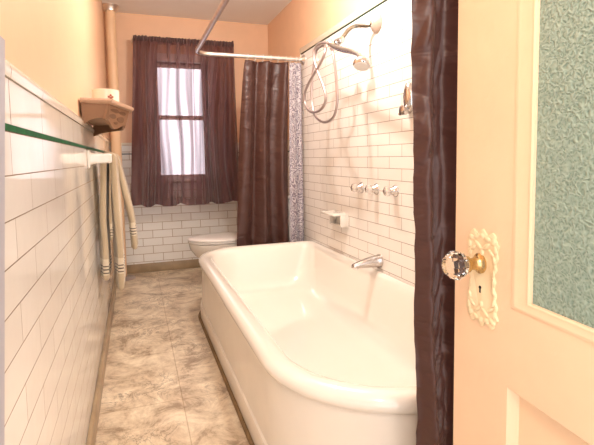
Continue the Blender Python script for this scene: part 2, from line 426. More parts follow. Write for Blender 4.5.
# ------------------------------------------------------------------ bathtub
def rrect(x0, x1, y0, y1, z, rs, kx=14, ks=10):
    """rounded rectangle; rs radii for corners (x0,y0) (x1,y0) (x1,y1) (x0,y1), each (rx,ry)"""
    P = []
    cs = [((x0, y0), PI, 1.5*PI, (1, 1)), ((x1, y0), 1.5*PI, 2*PI, (-1, 1)), ((x1, y1), 0, .5*PI, (-1, -1)), ((x0, y1), .5*PI, PI, (1, -1))]
    ends = []
    for (c, a0, a1, s), (rx, ry) in zip(cs, rs):
        cx = c[0]+s[0]*rx; cy = c[1]+s[1]*ry
        arc = [Vector((cx+rx*math.cos(a0+(a1-a0)*k/kx), cy+ry*math.sin(a0+(a1-a0)*k/kx), z)) for k in range(kx+1)]
        ends.append(arc)
    for i in range(4):
        P += ends[i]
        a = ends[i][-1]; b_ = ends[(i+1) % 4][0]
        for k in range(1, ks): P.append(a.lerp(b_, k/ks))
    return P
TX0, TX1, TY0, TY1 = .386, XR-.001, 1.045, 3.49
def tub_loop(ins, z, inw=None):
    """ins: inset from the outer lip at open sides; inw: inset at the wall side"""
    if inw is None: inw = 0
    i = ins
    r = lambda a, m=.16: max(a-i, m)
    rw = max(.012, min(.02+inw*1.2, .17))
    return rrect(TX0+i, TX1-inw, TY0+i, TY1-i, z, [(r(.44), r(.46)), (max(rw, .012), max(rw*1.3, .012)), (max(rw, .012), max(rw*1.3, .012)), (r(.32), r(.36))])
tub = empty('bathtub', (.86, 2.2, 0), 'large white enamel bathtub with rounded rim along the tiled shower wall', 'bathtub')
L = []
for ins, z, inw in ((.020, .372, 0), (.008, .374, 0), (0, .386, 0), (.001, .400, 0), (.008, .414, .0), (.022, .423, .004), (.042, .426, .012), (.062, .424, .022), (.082, .415, .034), (.094, .402, .044),
                    (.104, .380, .052), (.118, .33, .06), (.135, .26, .072), (.155, .19, .09), (.185, .135, .115), (.225, .105, .15), (.275, .094, .20), (.34, .090, .26)):
    L.append(tub_loop(ins, z, inw))
bm = bmesh.new(); loft(bm, L, False, True)
basin = obj('basin', bm, M['enamel'], tub)
L = [tub_loop(i, z) for i, z in ((.002, .0), (.002, .010), (.004, .088), (.006, .094), (.014, .098), (.0155, .106), (.018, .30), (.022, .373))]
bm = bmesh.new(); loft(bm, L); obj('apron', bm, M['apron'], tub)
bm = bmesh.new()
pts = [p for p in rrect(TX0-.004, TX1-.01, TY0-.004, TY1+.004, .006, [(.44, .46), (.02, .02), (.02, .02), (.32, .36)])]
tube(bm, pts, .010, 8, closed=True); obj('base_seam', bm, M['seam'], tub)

# ------------------------------------------------------------------ tub spout, valves, soap dish
bm = bmesh.new()
sec = []
for t, rz, ry, dz in ((0, .040, .038, 0), (.010, .040, .038, 0), (.018, .036, .034, 0), (.05, .034, .032, -.001), (.09, .029, .029, -.004), (.13, .022, .025, -.009), (.160, .017, .021, -.014), (.178, .014, .018, -.018), (.184, .007, .010, -.022)):
    sec.append([Vector((XR-t, 2.37+ry*math.cos(a), .482+dz+rz*math.sin(a))) for a in [2*PI*k/24 for k in range(24)]])
loft(bm, sec, True, True)
lathe(bm, (XR-.158, 2.37, .468), (0, 0, -1), [(0, .014), (.020, .014), (.022, .010), (.016, .009)], 20)
tag(obj('tub_spout', bm, M['chrome']), 'chrome spout on the white tile just above the bathtub rim', 'faucet')

def valve_handle(y, z, label):
    t = empty('shower_valve', (XR, y, z), label, 'shower valve', 'three shower valves in a row on the tile')
    bm = bmesh.new(); lathe(bm, (XR, y, z), (-1, 0, 0), [(0, .034), (.004, .034), (.010, .029), (.020, .020), (.034, .015), (.036, .012)], 28); obj('escutcheon', bm, M['chrome'], t)
    bm = bmesh.new()
    prof = [(.034, .012), (.038, .022), (.045, .0265), (.058, .0265), (.066, .022), (.070, .014)]
    n = 24; rings = []
    for tt, r in prof:
        rings.append([Vector((XR-tt, y+(r*(1+.10*math.cos(6*2*PI*k/n)))*math.cos(2*PI*k/n), z+(r*(1+.10*math.cos(6*2*PI*k/n)))*math.sin(2*PI*k/n))) for k in range(n)])
    loft(bm, rings, True, True); obj('handle', bm, M['knob_acryl'], t)
    bm = bmesh.new(); lathe(bm, (XR-.069, y, z), (-1, 0, 0), [(0, .012), (.004, .011), (.006, .004)], 20); obj('cap', bm, M['chrome'], t)
m, nt, b = newmat('handle_acrylic'); M['knob_acryl'] = m
b.inputs['Base Color'].default_value = (.82, .78, .74, 1); b.inputs['Roughness'].default_value = .08; b.inputs['Metallic'].default_value = .5
b.inputs['Transmission Weight'].default_value = .4
valve_handle(2.60, .903, 'knobbed shower valve farthest from the dark near curtain')
valve_handle(2.41, .905, 'knobbed shower valve between the two outer valves')
valve_handle(2.20, .908, 'knobbed shower valve nearest the dark near curtain')

bm = bmesh.new()
y0, y1, zt = 2.80, 3.00, .715
box(bm, XR-.010, XR, y0-.008, y1+.008, zt-.095, zt+.006, bevel=.004)
box(bm, XR-.115, XR, y0, y1+.01, zt-.014, zt, bevel=.005)
box(bm, XR-.108, XR-.012, y0+.012, y0+.018, zt, zt+.003); box(bm, XR-.108, XR-.012, y1-.008, y1-.002, zt, zt+.003)
box(bm, XR-.055, XR-.008, y0, y0+.016, zt-.092, zt-.010, bevel=.004); box(bm, XR-.055, XR-.008, y1-.016, y1, zt-.092, zt-.010, bevel=.004)
box(bm, XR-.055, XR-.008, y0+.01, y1-.01, zt-.092, zt-.080, bevel=.004)
tag(obj('soap_dish', bm, M['porcelain']), 'white ceramic soap dish set in the shower tile beside the patterned liner', 'soap dish')

# wall clip by the curtain
t = empty('wall_holder', (XR, 2.06, 1.30), 'oval chrome holder on the tile half behind the near brown curtain', 'shower holder')
bm = bmesh.new(); L = []
for dx, s in ((0, 1), (.012, 1), (.024, .9), (.032, .6), (.034, .2)):
    L.append([Vector((XR-dx, 2.055+.036*s*math.cos(a), 1.398+.078*s*math.sin(a))) for a in [2*PI*k/28 for k in range(28)]])
loft(bm, L, True, True); obj('plate', bm, M['chrome'], t)
bm = bmesh.new(); lathe(bm, (XR-.001, 2.06, 1.332), (-1, 0, 0), [(0, .017), (.03, .017), (.042, .024), (.052, .024), (.056, .014)], 22)
tube(bm, [(XR-.045, 2.085, 1.316), (XR-.045, 2.03, 1.316)], .010, 12); obj('clip', bm, M['chrome'], t)

# ------------------------------------------------------------------ shower arm + hand shower
AY = 2.40
t = empty('shower_pipe', (XR, AY, 1.85), 'curved chrome shower arm with round white wall flange high on the tile', 'shower pipe')
bm = bmesh.new(); lathe(bm, (XR, AY, 1.862), (-1, 0, 0), [(0, .058), (.006, .058), (.018, .050), (.032, .032), (.040, .018)], 36); obj('flange', bm, M['flange'], t)
XA = 1.13
tip = onx(XA, 341, 40)
armp = [(XR-.03, AY, 1.862), onx(1.30, 368, 25.5), onx(1.25, 357, 25.8), onx(1.20, 349, 29.5), tip]
bm = bmesh.new(); tube(bm, catmull(armp, 8), .0125, 16); obj('arm', bm, M['arm'], t)
bm = bmesh.new()
d = (onx(XA, 333, 45)-tip).normalized()
lathe(bm, tip-d*.012, d, [(0, .015), (.004, .020), (.022, .020), (.026, .014), (.036, .014), (.040, .022), (.062, .022), (.068, .012)], 22)
obj('ball_joint', bm, M['chrome'], t); bm = bmesh.new()
lathe(bm, onx(XA, 331.5, 45), Vector((.3, -.5, -.8)), [(-.03, .013), (-.03, .019), (.03, .021), (.03, .014)], 20)
obj('bracket', bm, M['chrome'], t)
XH = XA-.035
t = empty('hand_shower', onx(XH, 334, 48), 'chrome hand shower with looped metal hose hanging from the shower arm bracket', 'hand shower')
bm = bmesh.new(); hp = catmull([onx(XH, 329, 43.5), onx(XH, 334, 46.5), onx(XH, 343, 49.8), onx(XH-.01, 352, 51.8), onx(XH-.02, 359, 55)], 6)
tube(bm, hp, [.010+.006*math.sin(PI*min(1, i/len(hp)*1.1)) for i in range(len(hp))], 16); obj('handle', bm, M['chrome'], t)
c = onx(XH-.035, 362, 63.5); ax = Vector((-.30, -.25, -.92)).normalized()
bm = bmesh.new(); lathe(bm, c-ax*.03, ax, [(-.012, .012), (0, .022), (.012, .036), (.026, .043), (.040, .043), (.046, .039)], 32); head = obj('shower_head', bm, M['chrome'], t)
bm = bmesh.new(); lathe(bm, c+ax*.016, ax, [(0, .037), (.003, .037), (.004, .030), (.002, .018), (.004, .012), (.004, .002)], 32); obj('spray_face', bm, M['white_plastic'], head)
bm = bmesh.new(); tube(bm, catmull([onx(XH-.02, 359, 55), onx(XH-.03, 362, 58), c-ax*.038], 5), .012, 14); obj('neck', bm, M['chrome'], t)
XO = XA-.02
hz = [(331.5, 47, 0), (334.2, 60, 0), (336.5, 82, 0), (337, 104, 0), (334, 116, 0), (328, 121.5, 0), (320.5, 121, 0), (314, 113, .005), (311.6, 97, .01), (312.3, 78, .015), (314.3, 62, .02), (316, 52, .02), (320, 46.8, .01), (325, 46.5, 0),
      (324.5, 54, -.02), (319, 66, -.03), (311, 79, -.035), (305.5, 91, -.035), (304.8, 102, -.03), (309, 110.5, -.03), (316, 112, -.03), (322.5, 107.5, -.03), (325.8, 99, -.03), (324, 88, -.03), (319, 75, -.03), (314.8, 62, -.03), (314.2, 51, -.03), (318.5, 44.5, -.02), (325, 42.6, -.01), (330, 44, -.005)]
bm = bmesh.new(); hp = catmull([onx(XO+dx, x, y) for x, y, dx in hz], 9)
tube(bm, hp, .0085, 12); obj('hose', bm, M['hose'], t)

# ------------------------------------------------------------------ curtain rod
RZ, RX, RYF, RYN = 1.899, .468, 3.612, .935
pts = [Vector((XR, RYF, RZ)), Vector((1.0, RYF, RZ)), Vector((.75, RYF, RZ))]
cr_ = .11
pts += [Vector((RX+cr_-cr_*math.sin(a), RYF-cr_+cr_*math.cos(a), RZ)) for a in [PI/2*k/10 for k in range(11)]]
pts += [Vector((RX, y, RZ)) for y in (3.0, 2.4, 1.8, 1.3)]
pts += [Vector((RX+cr_-cr_*math.cos(a), RYN+cr_-cr_*math.sin(a), RZ)) for a in [PI/2*k/10 for k in range(11)]]
pts += [Vector((.9, RYN, RZ)), Vector((XR, RYN, RZ))]
t = empty('curtain_rod', (XR, RYF, RZ), 'steel shower curtain rod bent around the bathtub below the ceiling', 'curtain rod')
bm = bmesh.new(); tube(bm, pts, .0165, 18); obj('rod', bm, M['steel'], t)
for y in (RYF, RYN):
    bm = bmesh.new(); lathe(bm, (XR, y, RZ), (-1, 0, 0), [(0, .038), (.006, .038), (.014, .026), (.026, .02), (.03, .016)], 28); obj('flange', bm, M['steel'], t)

# ------------------------------------------------------------------ cloth
def drape(bm, line, ztop, zbot, folds, amp, nu=220, nv=110, seed=0, wr=.006, phase=0, thick=.0022, flare=None, topamp=.45, attr=None, harm=.35, hemw=0, scal=None, warp=.35):
    """line: f(u,v)->(x,y) centre line; folds run along it"""
    rows = []
    for j in range(nv+1):
        v = j/nv; row = []
        for i in range(nu+1):
            u = i/nu
            c = Vector((*line(u, v), 0)); d = Vector((*line(min(1, u+.01), v), 0))-Vector((*line(max(0, u-.01), v), 0)); d.normalize()
            n = Vector((-d.y, d.x, 0))
            a = amp*(topamp+(1-topamp)*min(1, v*1.6))
            uu = u+warp/folds*noise.noise(Vector((u*folds*.6, v*1.1, seed)))
            ph = 2*PI*folds*uu+phase
            off = a*(math.sin(ph)+harm*math.sin(2.3*ph+1+seed))/(1+harm)
            off += wr*noise.noise(Vector((u*folds*.9, v*7, seed+5)))+.45*wr*(1-2*abs(noise.noise(Vector((u*folds*1.5+v*2, v*22+u*folds*2, seed+9)))))
            z = ztop+(zbot-ztop)*v + hemw*v*math.sin(ph*.5+1)
            if scal and j == 0: z += scal*math.sin(2*PI*60*u)
            p = c+n*off+d*(.35*a*math.cos(ph)*v if False else 0); p.z = z
            row.append(bm.verts.new(p))
        rows.append(row)
    for a, b_ in zip(rows, rows[1:]):
        for i in range(nu): bm.faces.new((a[i], a[i+1], b_[i+1], b_[i]))
    return rows

def cloth_obj(name, bm, mat, parent, thick=.002):
    o = obj(name, bm, mat, parent)
    s = o.modifiers.new('thickness', 'SOLIDIFY'); s.thickness = thick; s.offset = 0
    return o
def rings_on(t, xs, y, z):
    for x in xs:
        bm = bmesh.new()
        pts = [Vector((x+.003*math.sin(a), y+.024*math.cos(a), z-.008+.027*math.sin(a))) for a in [2*PI*k/20 for k in range(20)]]
        tube(bm, pts, .0022, 8, closed=True); obj('ring', bm, M['white_plastic'], t)

# far shower curtain (bunched at the toilet end)
def fl(x0t, x0b, x1t, x1b, y):
    return lambda u, v: ((x0t+(x0b-x0t)*(v**.7))*(1-u)+(x1t+(x1b-x1t)*v)*u, y)
xa = ony(RYF, 245, 62).x; xb = ony(RYF, 235, 200).x; xc = ony(RYF, 288, 62).x; xd = ony(RYF, 288.5, 240).x
t = empty('shower_curtain', ((xa+xc)/2, RYF, RZ), 'dark brown satin shower curtain bunched beside the patterned liner behind the tub', 'shower curtain', 'brown shower curtains')
bm = bmesh.new(); drape(bm, fl(xa, xb, xc, xd, RYF+.01), RZ-.031, .30, 2.3, .032, seed=2, wr=.008, phase=3.6, topamp=.8, warp=.3, harm=.12)
cloth_obj('cloth', bm, M['satin'], t)
rings_on(t, [xa+.02+(xc-xa-.04)*k/5 for k in range(6)], RYF, RZ)
# patterned liner
xe = ony(RYF, 303.5, 62).x; xf = ony(RYF, 304, 240).x
t = empty('shower_liner', ((xc+xe)/2, RYF, RZ), 'grey and white patterned shower liner hanging against the tiled wall', 'shower curtain')
bm = bmesh.new(); drape(bm, fl(xc+.012, xd+.012, min(xe, 1.325), min(xf, 1.325), RYF-.004), RZ-.031, .32, 2.2, .012, nu=100, seed=7, wr=.004, topamp=.8)
cloth_obj('cloth', bm, M['liner'], t, .0012)
rings_on(t, [xc+.02, (xc+xe)/2, 1.30], RYF, RZ)
# near shower curtain
t = empty('shower_curtain', (.80, RYN, RZ), 'tall dark brown satin shower curtain hanging right beside the open peach door', 'shower curtain', 'brown shower curtains')
bm = bmesh.new(); drape(bm, lambda u, v: ((.604+.045*v)*(1-u)+(.93)*u, RYN), RZ-.031, .06, 3.4, .030, nu=300, nv=260, seed=11, wr=.012, phase=2.2, topamp=.8, harm=.3)
cloth_obj('cloth', bm, M['satin'], t)
rings_on(t, [.61+.30*k/6 for k in range(7)], RYN, RZ)

# window curtain
WY = 4.52
t = empty('window_curtain', (.47, WY, 2.2), 'sheer plum brown window curtain gathered on a thin rod over the window', 'curtain')
x0 = ony(WY, 133, 39).x; x1 = ony(WY, 233.5, 42).x; x1b = ony(WY, 240, 200).x; x0b = ony(WY, 131, 205).x
zt = ony(WY, 180, 40).z; zb = ony(WY-.05, 150, 206).z
bm = bmesh.new()
rows = drape(bm, lambda u, v: ((x0+(x0b-x0)*v)*(1-u)+(x1+(x1b-x1)*v)*u, WY-.06*v*v), zt-.02, zb, 9, .036, nu=420, nv=90, seed=21, wr=.006, topamp=.35, harm=.5, hemw=.012, warp=.9)
NU, NV = 420, 90
o = cloth_obj('cloth', bm, M['sheer'], t, .0); o.modifiers.clear()
at = o.data.attributes.new('openness', 'FLOAT', 'POINT')
for j in range(NV+1):
    for i in range(NU+1):
        u, v = i/NU, j/NV
        side = 1-max(0, min(1, (abs(u-.44)-.20)/.05))
        fold = .5+.5*noise.noise(Vector((u*20+1.2*noise.noise(Vector((u*4, v*2, 3))), v*.9, 8)))*2.6
        fold = max(0, min(1, fold))
        a = (.05+.22*fold)*(1-side)+(.05+.52*fold)*side
        if 1-v < .035: a *= .5
        if v < .02: a *= .2
        if .56 < u < .80: a = max(a, .10+.45*max(0, noise.noise(Vector((u*45, v*.6, 4)))))
        at.data[j*(NU+1)+i].value = a
# ruffled rod pocket header
bm = bmesh.new()
rr = []
for i in range(401):
    u = i/400
    x = x0+(x1-x0)*u; o1 = .010*math.sin(u*2*PI*31)+.006*noise.noise(Vector((u*50, 0, 0)))
    h = .012*noise.noise(Vector((u*38, 3, 0)))
    rr.append([bm.verts.new((x, WY-.014+o1, zt-.035)), bm.verts.new((x, WY-.019+o1*.5, zt-.012)), bm.verts.new((x, WY-.008+o1*1.2, zt+.014+h)), bm.verts.new((x, WY+.010+o1*.8, zt+.008+h)), bm.verts.new((x, WY+.016+o1*.5, zt-.015))])
for a, b_ in zip(rr, rr[1:]):
    for k in range(4): bm.faces.new((a[k], a[k+1], b_[k+1], b_[k]))
obj('header', bm, M['header'], t)
t = empty('window_curtain_rod', (.47, WY, zt), 'thin rod carrying the sheer window curtain', 'curtain rod')
bm = bmesh.new(); tube(bm, [(x0-.005, YB+.008, zt-.012), (x0-.005, WY+.01, zt-.012), (x0+.005, WY, zt-.012), (x1-.005, WY, zt-.012), (x1+.005, WY+.01, zt-.012), (x1+.005, YB+.008, zt-.012)], .005, 10)
obj('rod', bm, M['steel'], t)

# ------------------------------------------------------------------ toilet (faces the left wall)
TYc = 3.93
toi = empty('toilet', (.8, TYc, 0), 'white toilet with closed lid partly hidden behind the tub and shower curtain', 'toilet')
def egg(xf, xb, hw, z, n=48, yc=TYc):
    P = []
    for k in range(n):
        a = 2*PI*k/n; ca, sa = math.cos(a), math.sin(a)
        cx = xf+(xb-xf)*.56
        x = cx-(cx-xf)*ca if ca > 0 else cx-(xb-cx)*ca*(1 if True else 1)
        P.append(Vector((x, yc+hw*sa*(1 if ca > 0 else (1-.12*ca*ca)), z)))
    return P
bm = bmesh.new()
loft(bm, [egg(.60, 1.12, .125, 0), egg(.60, 1.12, .125, .02), egg(.615, 1.10, .112, .05), egg(.60, 1.08, .105, .14), egg(.54, 1.05, .125, .21), egg(.455, 1.03, .165, .28), egg(.415, 1.02, .19, .335), egg(.405, 1.02, .198, .375), egg(.405, 1.02, .198, .385), egg(.415, 1.01, .19, .39)], True, True)
obj('bowl', bm, M['porcelain'], toi)
bm = bmesh.new(); loft(bm, [egg(.402, .98, .197, .391), egg(.398, .98, .201, .396), egg(.398, .98, .201, .405), egg(.404, .98, .195, .409)], True, True); obj('seat', bm, M['seat'], toi)
bm = bmesh.new(); loft(bm, [egg(.402, .985, .196, .411), egg(.396, .985, .202, .416), egg(.397, .985, .201, .426), egg(.41, .975, .187, .433), egg(.50, .93, .12, .437)], True, True); obj('lid', bm, M['seat'], toi)
bm = bmesh.new(); box(bm, 1.02, 1.20, TYc-.13, TYc+.13, .10, .39, bevel=.03, seg=4); obj('tank_base', bm, M['porcelain'], toi)
bm = bmesh.new(); box(bm, 1.10, 1.335, TYc-.22, TYc+.22, .395, .74, bevel=.025, seg=4); tk = obj('tank', bm, M['porcelain'], toi)
bm = bmesh.new(); box(bm, 1.085, 1.34, TYc-.235, TYc+.235, .742, .775, bevel=.012, seg=3); obj('tank_lid', bm, M['porcelain'], toi)
bm = bmesh.new(); lathe(bm, (1.10, TYc-.16, .69), (-1, 0, 0), [(0, .014), (.012, .014), (.014, .008)], 18); tube(bm, [(1.083, TYc-.16, .69), (1.080, TYc-.08, .685)], .006, 10); obj('flush_handle', bm, M['chrome'], toi)

# ------------------------------------------------------------------ pipe
PX, PY = -.152, 4.52
t = empty('standing_pipe', (PX, PY, 0), 'tall peach painted pipe rising to the ceiling in the back left corner', 'pipe')
bm = bmesh.new(); lathe(bm, (PX, PY, 0), (0, 0, 1), [(0, .045), (ZC, .045)], 32); obj('pipe', bm, M['pipe'], t)
bm = bmesh.new(); lathe(bm, (PX, PY, ZC), (0, 0, -1), [(0, .078), (.006, .078), (.022, .062), (.05, .056), (.052, .046)], 32); obj('ceiling_collar', bm, M['steel'], t)
bm = bmesh.new(); lathe(bm, (PX+.02, PY-.02, 0), (0, 0, 1), [(0, .10), (.005, .10), (.016, .085), (.02, .066)], 32); obj('floor_collar', bm, M['hose'], t)

# ------------------------------------------------------------------ shelf
t = empty('wall_shelf', (XL, 2.46, 1.27), 'small carved wooden shelf on the left wall above the tile', 'shelf')
def off_poly(P, s, c):
    return [(c[0]+(x-c[0])*s if x > XL+.001 else x, c[1]+(y-c[1])*s) for x, y in P]
SP = [(XL, 2.15), (-.088, 2.16), (-.004, 2.49), (-.03, 2.72), (XL, 2.80)]
cc = (XL, 2.46)
bm = bmesh.new()
zs = 1.362
L = []
for s, z in ((.98, zs-.020), (1.04, zs-.016), (1.06, zs-.008), (1.05, zs), (1.0, zs+.002)):
    L.append([Vector((x, y, z)) for x, y in off_poly(SP, s, cc)])
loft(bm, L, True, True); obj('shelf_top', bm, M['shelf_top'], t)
# sides, tapered downwards, with arched lower edge
def side_panel(a0, a1, ztop, drops, inset):
    """panel between plan points a0,a1, lower edge given by drops"""
    bm = bmesh.new(); n = len(drops)-1
    A0, A1 = Vector((*a0, 0)), Vector((*a1, 0)); C0 = Vector((*cc, 0))
    nrm = Vector((-(A1-A0).y, (A1-A0).x, 0)).normalized()
    if nrm.dot(C0-A0) < 0: nrm = -nrm
    fr, bk = [], []
    for i, dp in enumerate(drops):
        p = A0.lerp(A1, i/n)
        row = []
        for k in range(5):
            f = k/4; q = p+nrm*(inset*f*dp/.1); row.append(Vector((max(q.x, XL), q.y, ztop-dp*f)))
        fr.append([bm.verts.new(q) for q in row]); bk.append([bm.verts.new((max(q.x+nrm.x*.012, XL), q.y+nrm.y*.012, q.z)) for q in row])
    for S in (fr, bk):
        for i in range(n):
            for k in range(4): bm.faces.new((S[i][k], S[i+1][k], S[i+1][k+1], S[i][k+1]))
    for i in range(n):
        bm.faces.new((fr[i][4], fr[i+1][4], bk[i+1][4], bk[i][4])); bm.faces.new((fr[i][0], fr[i+1][0], bk[i+1][0], bk[i][0]))
    for i in (0, n):
        for k in range(4): bm.faces.new((fr[i][k], fr[i][k+1], bk[i][k+1], bk[i][k]))
    return bm
B = off_poly(SP, .95, cc)
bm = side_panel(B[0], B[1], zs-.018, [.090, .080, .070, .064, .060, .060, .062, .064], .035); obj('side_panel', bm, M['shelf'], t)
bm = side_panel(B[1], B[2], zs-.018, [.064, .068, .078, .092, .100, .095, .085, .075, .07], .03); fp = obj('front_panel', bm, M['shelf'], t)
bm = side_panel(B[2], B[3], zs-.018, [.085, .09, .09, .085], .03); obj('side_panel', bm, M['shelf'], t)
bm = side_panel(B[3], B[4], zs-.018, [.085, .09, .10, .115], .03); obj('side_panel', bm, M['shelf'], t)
bm = bmesh.new(); prism(bm, off_poly(SP, .78, cc), zs-.076, zs-.068); obj('bottom_board', bm, M['shelf'], t)
# carved recesses of the front panel
P0, P1 = Vector((*B[1], 0)), Vector((*B[2], 0)); dd = (P1-P0).normalized(); nn = Vector((dd.y, -dd.x, 0))
if nn.x < 0: nn = -nn
Lp = (P1-P0).length
carv = bmesh.new()
for f, zz, rx, rz in ((.30, .021, .062, .008), (.27, .046, .050, .010), (.66, .022, .060, .008), (.66, .052, .056, .013), (.48, .072, .030, .006)):
    c0 = P0+dd*(Lp*f); c0.z = zs-.018-zz
    c0 += nn*(.0015)-nn*(.030*zz/.1)
    pts = []
    for k in range(16):
        a = 2*PI*k/16; pts.append(c0+dd*(rx*math.cos(a))+Vector((0, 0, 1))*(rz*math.sin(a)*(1+.35*math.cos(a))) - nn*(-.30*rz*math.sin(a)))
    vs = [carv.verts.new(p) for p in pts]; vs2 = [carv.verts.new(p-nn*.006) for p in pts]
    carv.faces.new(vs); carv.faces.new(vs2[::-1])
    for k in range(16): carv.faces.new((vs[k], vs[(k+1) % 16], vs2[(k+1) % 16], vs2[k]))
obj('carved_openings', carv, M['hole'], fp)

# round ceramic pot on the shelf
px_, py_ = -.116, 2.40
t = empty('ceramic_pot', (px_, py_, zs+.002), 'small round cream ceramic pot with a red mark standing on the wall shelf', 'pot')
bm = bmesh.new(); lathe(bm, (px_, py_, zs+.002), (0, 0, 1), [(0, .055), (.003, .058), (.062, .060), (.066, .061), (.068, .057), (.064, .054), (.006, .052), (.005, .01)], 40); obj('body', bm, M['ceramic'], t)
bm = bmesh.new()
ac = math.atan2(-1, .42)
for du, dz, r in ((0, 0, .004), (.0065, .004, .0042), (-.0065, .004, .0042), (0, .010, .0042), (.005, -.006, .0036), (-.005, -.006, .0036)):
    a = ac+du/.06*1.3
    cc_ = Vector((px_+.0600*math.cos(a), py_+.0600*math.sin(a), zs+.028+dz*1.2))
    lathe(bm, cc_, (math.cos(a), math.sin(a), 0), [(-.001, r*1.3), (.001, r*1.2), (.0012, r*.6)], 10)
obj('printed_mark', bm, M['mark'], t)

# ------------------------------------------------------------------ towel bar and towels
TBX, TBZ = -.128, 1.108
t = empty('towel_bar', (XL, 2.95, TBZ), 'white ceramic towel bar on the left wall tile below the green strip', 'towel bar')
for y in (2.34, 3.62):
    bm = bmesh.new(); box(bm, XL, XL+.012, y-.032, y+.032, TBZ-.045, TBZ+.040, bevel=.005, seg=3)
    L = []
    for dx, hy, hz in ((0, .026, .030), (.03, .020, .022), (.06, .021, .022), (.088, .022, .023), (.098, .016, .018)):
        L.append([Vector((XL+.008+dx, y+hy*max(-1, min(1, 1.25*math.cos(a))), TBZ+hz*max(-1, min(1, 1.25*math.sin(a))))) for a in [2*PI*k/20 for k in range(20)]])
    loft(bm, L, True, True); obj('bracket', bm, M['porcelain'], t)
bm = bmesh.new(); tube(bm, [(TBX, 2.34, TBZ), (TBX, 3.62, TBZ)], .0105, 16); obj('bar', bm, M['porcelain'], t)

def towel(y0, y1, zf, zbk, xf, xb, seed, label, mat, flare=0.0):
    """folded over the bar: front sheet at xf, back sheet at xb"""
    bm = bmesh.new(); prof = []
    zt = TBZ+.0215
    n = 26
    for k in range(n+1):
        f = k/n; prof.append((TBX+.022+(xf-TBX-.022)*min(1, (1-f)*1.5)+flare*(1-f), zf+(TBZ-zf)*f))
    for k in range(1, 8):
        a = PI*k/8; prof.append((TBX+.022*math.cos(a), TBZ+.022*math.sin(a)))
    for k in range(n+1):
        f = 1-k/n; prof.append((TBX-.022+(xb-TBX+.022)*min(1, (1-f)*2), zbk+(TBZ-zbk)*f))
    rows = []
    ny = 24
    for j in range(ny+1):
        v = j/ny; y = y0+(y1-y0)*v; row = []
        for i, (x, z) in enumerate(prof):
            low = max(0, min(1, (TBZ-z)/.5))
            w = .008*math.sin(v*2*PI*2.2+seed)*low+.006*noise.noise(Vector((v*5, z*4, seed)))*low
            xx = max(XL+.016, x+w); row.append(bm.verts.new((xx, y+.012*noise.noise(Vector((z*5, seed, i*.02)))*low, z)))
        rows.append(row)
    for a, b_ in zip(rows, rows[1:]):
        for i in range(len(prof)-1): bm.faces.new((a[i], a[i+1], b_[i+1], b_[i]))
    o = obj('towel', bm, mat)
    s = o.modifiers.new('thickness', 'SOLIDIFY'); s.thickness = .030; s.offset = 0
    s2 = o.modifiers.new('soft', 'SUBSURF'); s2.levels = 1; s2.render_levels = 1
    return tag(o, label, 'towel', 'beige towels on the towel bar')
towel(2.56, 2.86, .41, .47, -.098, -.170, 1.0, 'long beige striped towel hanging nearest on the white towel bar', towel_mat('terry_near', .41), .0)
towel(3.06, 3.42, .53, .60, -.055, -.165, 2.2, 'shorter beige striped towel hanging behind the longer towel', towel_mat('terry_far', .53), .035)

# ------------------------------------------------------------------ door (open, standing beside the tub)
E0 = Vector((.676, .85, 0)); DD = Vector((.0863, .9963, 0)); DN = Vector((-.9963, .0863, 0))
def dp(d, n, z): return E0+DD*d+DN*n+Vector((0, 0, z))     # d<=0 towards the camera, n>0 out of the visible face
def dbox(bm, d0, d1, n0, n1, z0, z1, bevel=0):
    r = bmesh.ops.create_cube(bm, size=1); vs = r['verts']
    for v in vs: v.co = dp((d0+d1)/2+v.co.x*(d1-d0), (n0+n1)/2+v.co.y*(n1-n0), (z0+z1)/2+v.co.z*(z1-z0))
    if bevel:
        es = {e for v in vs for e in v.link_edges}
        bmesh.ops.bevel(bm, geom=list(es), offset=bevel, segments=2, profile=.5, affect='EDGES')
DW, DH, DT = .76, 2.03, .036
dr = empty('door_1', E0, None, None); dr['kind'] = 'structure'
GA, GB, GZ0, GZ1 = -.184, -DW+.115, .812, 1.90      # outer edge of the glass moulding
bm = bmesh.new()
dbox(bm, -.184, 0, -DT, 0, .652, DH, .0); dbox(bm, -.176, 0, -DT, 0, .012, .652, .0)          # lock stile
dbox(bm, -DW, -DW+.115, -DT, 0, .012, DH, .0015)     # hinge stile
dbox(bm, -DW+.115, -.184, -DT, 0, GZ1, DH); dbox(bm, -DW+.115, -.184, -DT, 0, .652, GZ0); dbox(bm, -DW+.115, -.176, -DT, 0, .012, .20)
dbox(bm, -DW+.115, -.176, -DT+.006, -.019, .20, .652)  # recessed lower panel
obj('door_leaf', bm, M['door'], dr)
# mouldings: ring lofts
def ring(a, b_, z0, z1, prof, inner_z=None):
    bm = bmesh.new(); L = []
    for ins, n, insz in prof:
        L.append([dp(a-ins, n, z0+insz), dp(b_+ins, n, z0+insz), dp(b_+ins, n, z1-insz), dp(a-ins, n, z1-insz)])
    loft(bm, L); return bm
bm = ring(GA, GB, GZ0, GZ1, [(0, -.001, 0), (0, .002, 0), (.006, .003, .003), (.012, .002, .006), (.034, .0, .013), (.041, .0015, .017), (.045, -.001, .0205), (.045, -.022, .0205)])
obj('glass_moulding', bm, M['door'], dr, True)
bm = ring(-.176, -DW+.115, .20, .652, [(0, 0, 0), (.002, -.006, .002), (.010, -.012, .010), (.012, -.0195, .012)])
obj('panel_moulding', bm, M['door'], dr, True)
bm = bmesh.new(); dbox(bm, GB+.043, GA-.043, -.011, -.006, GZ0+.019, GZ1-.019); obj('door_glass', bm, M['door_glass'], dr, False)
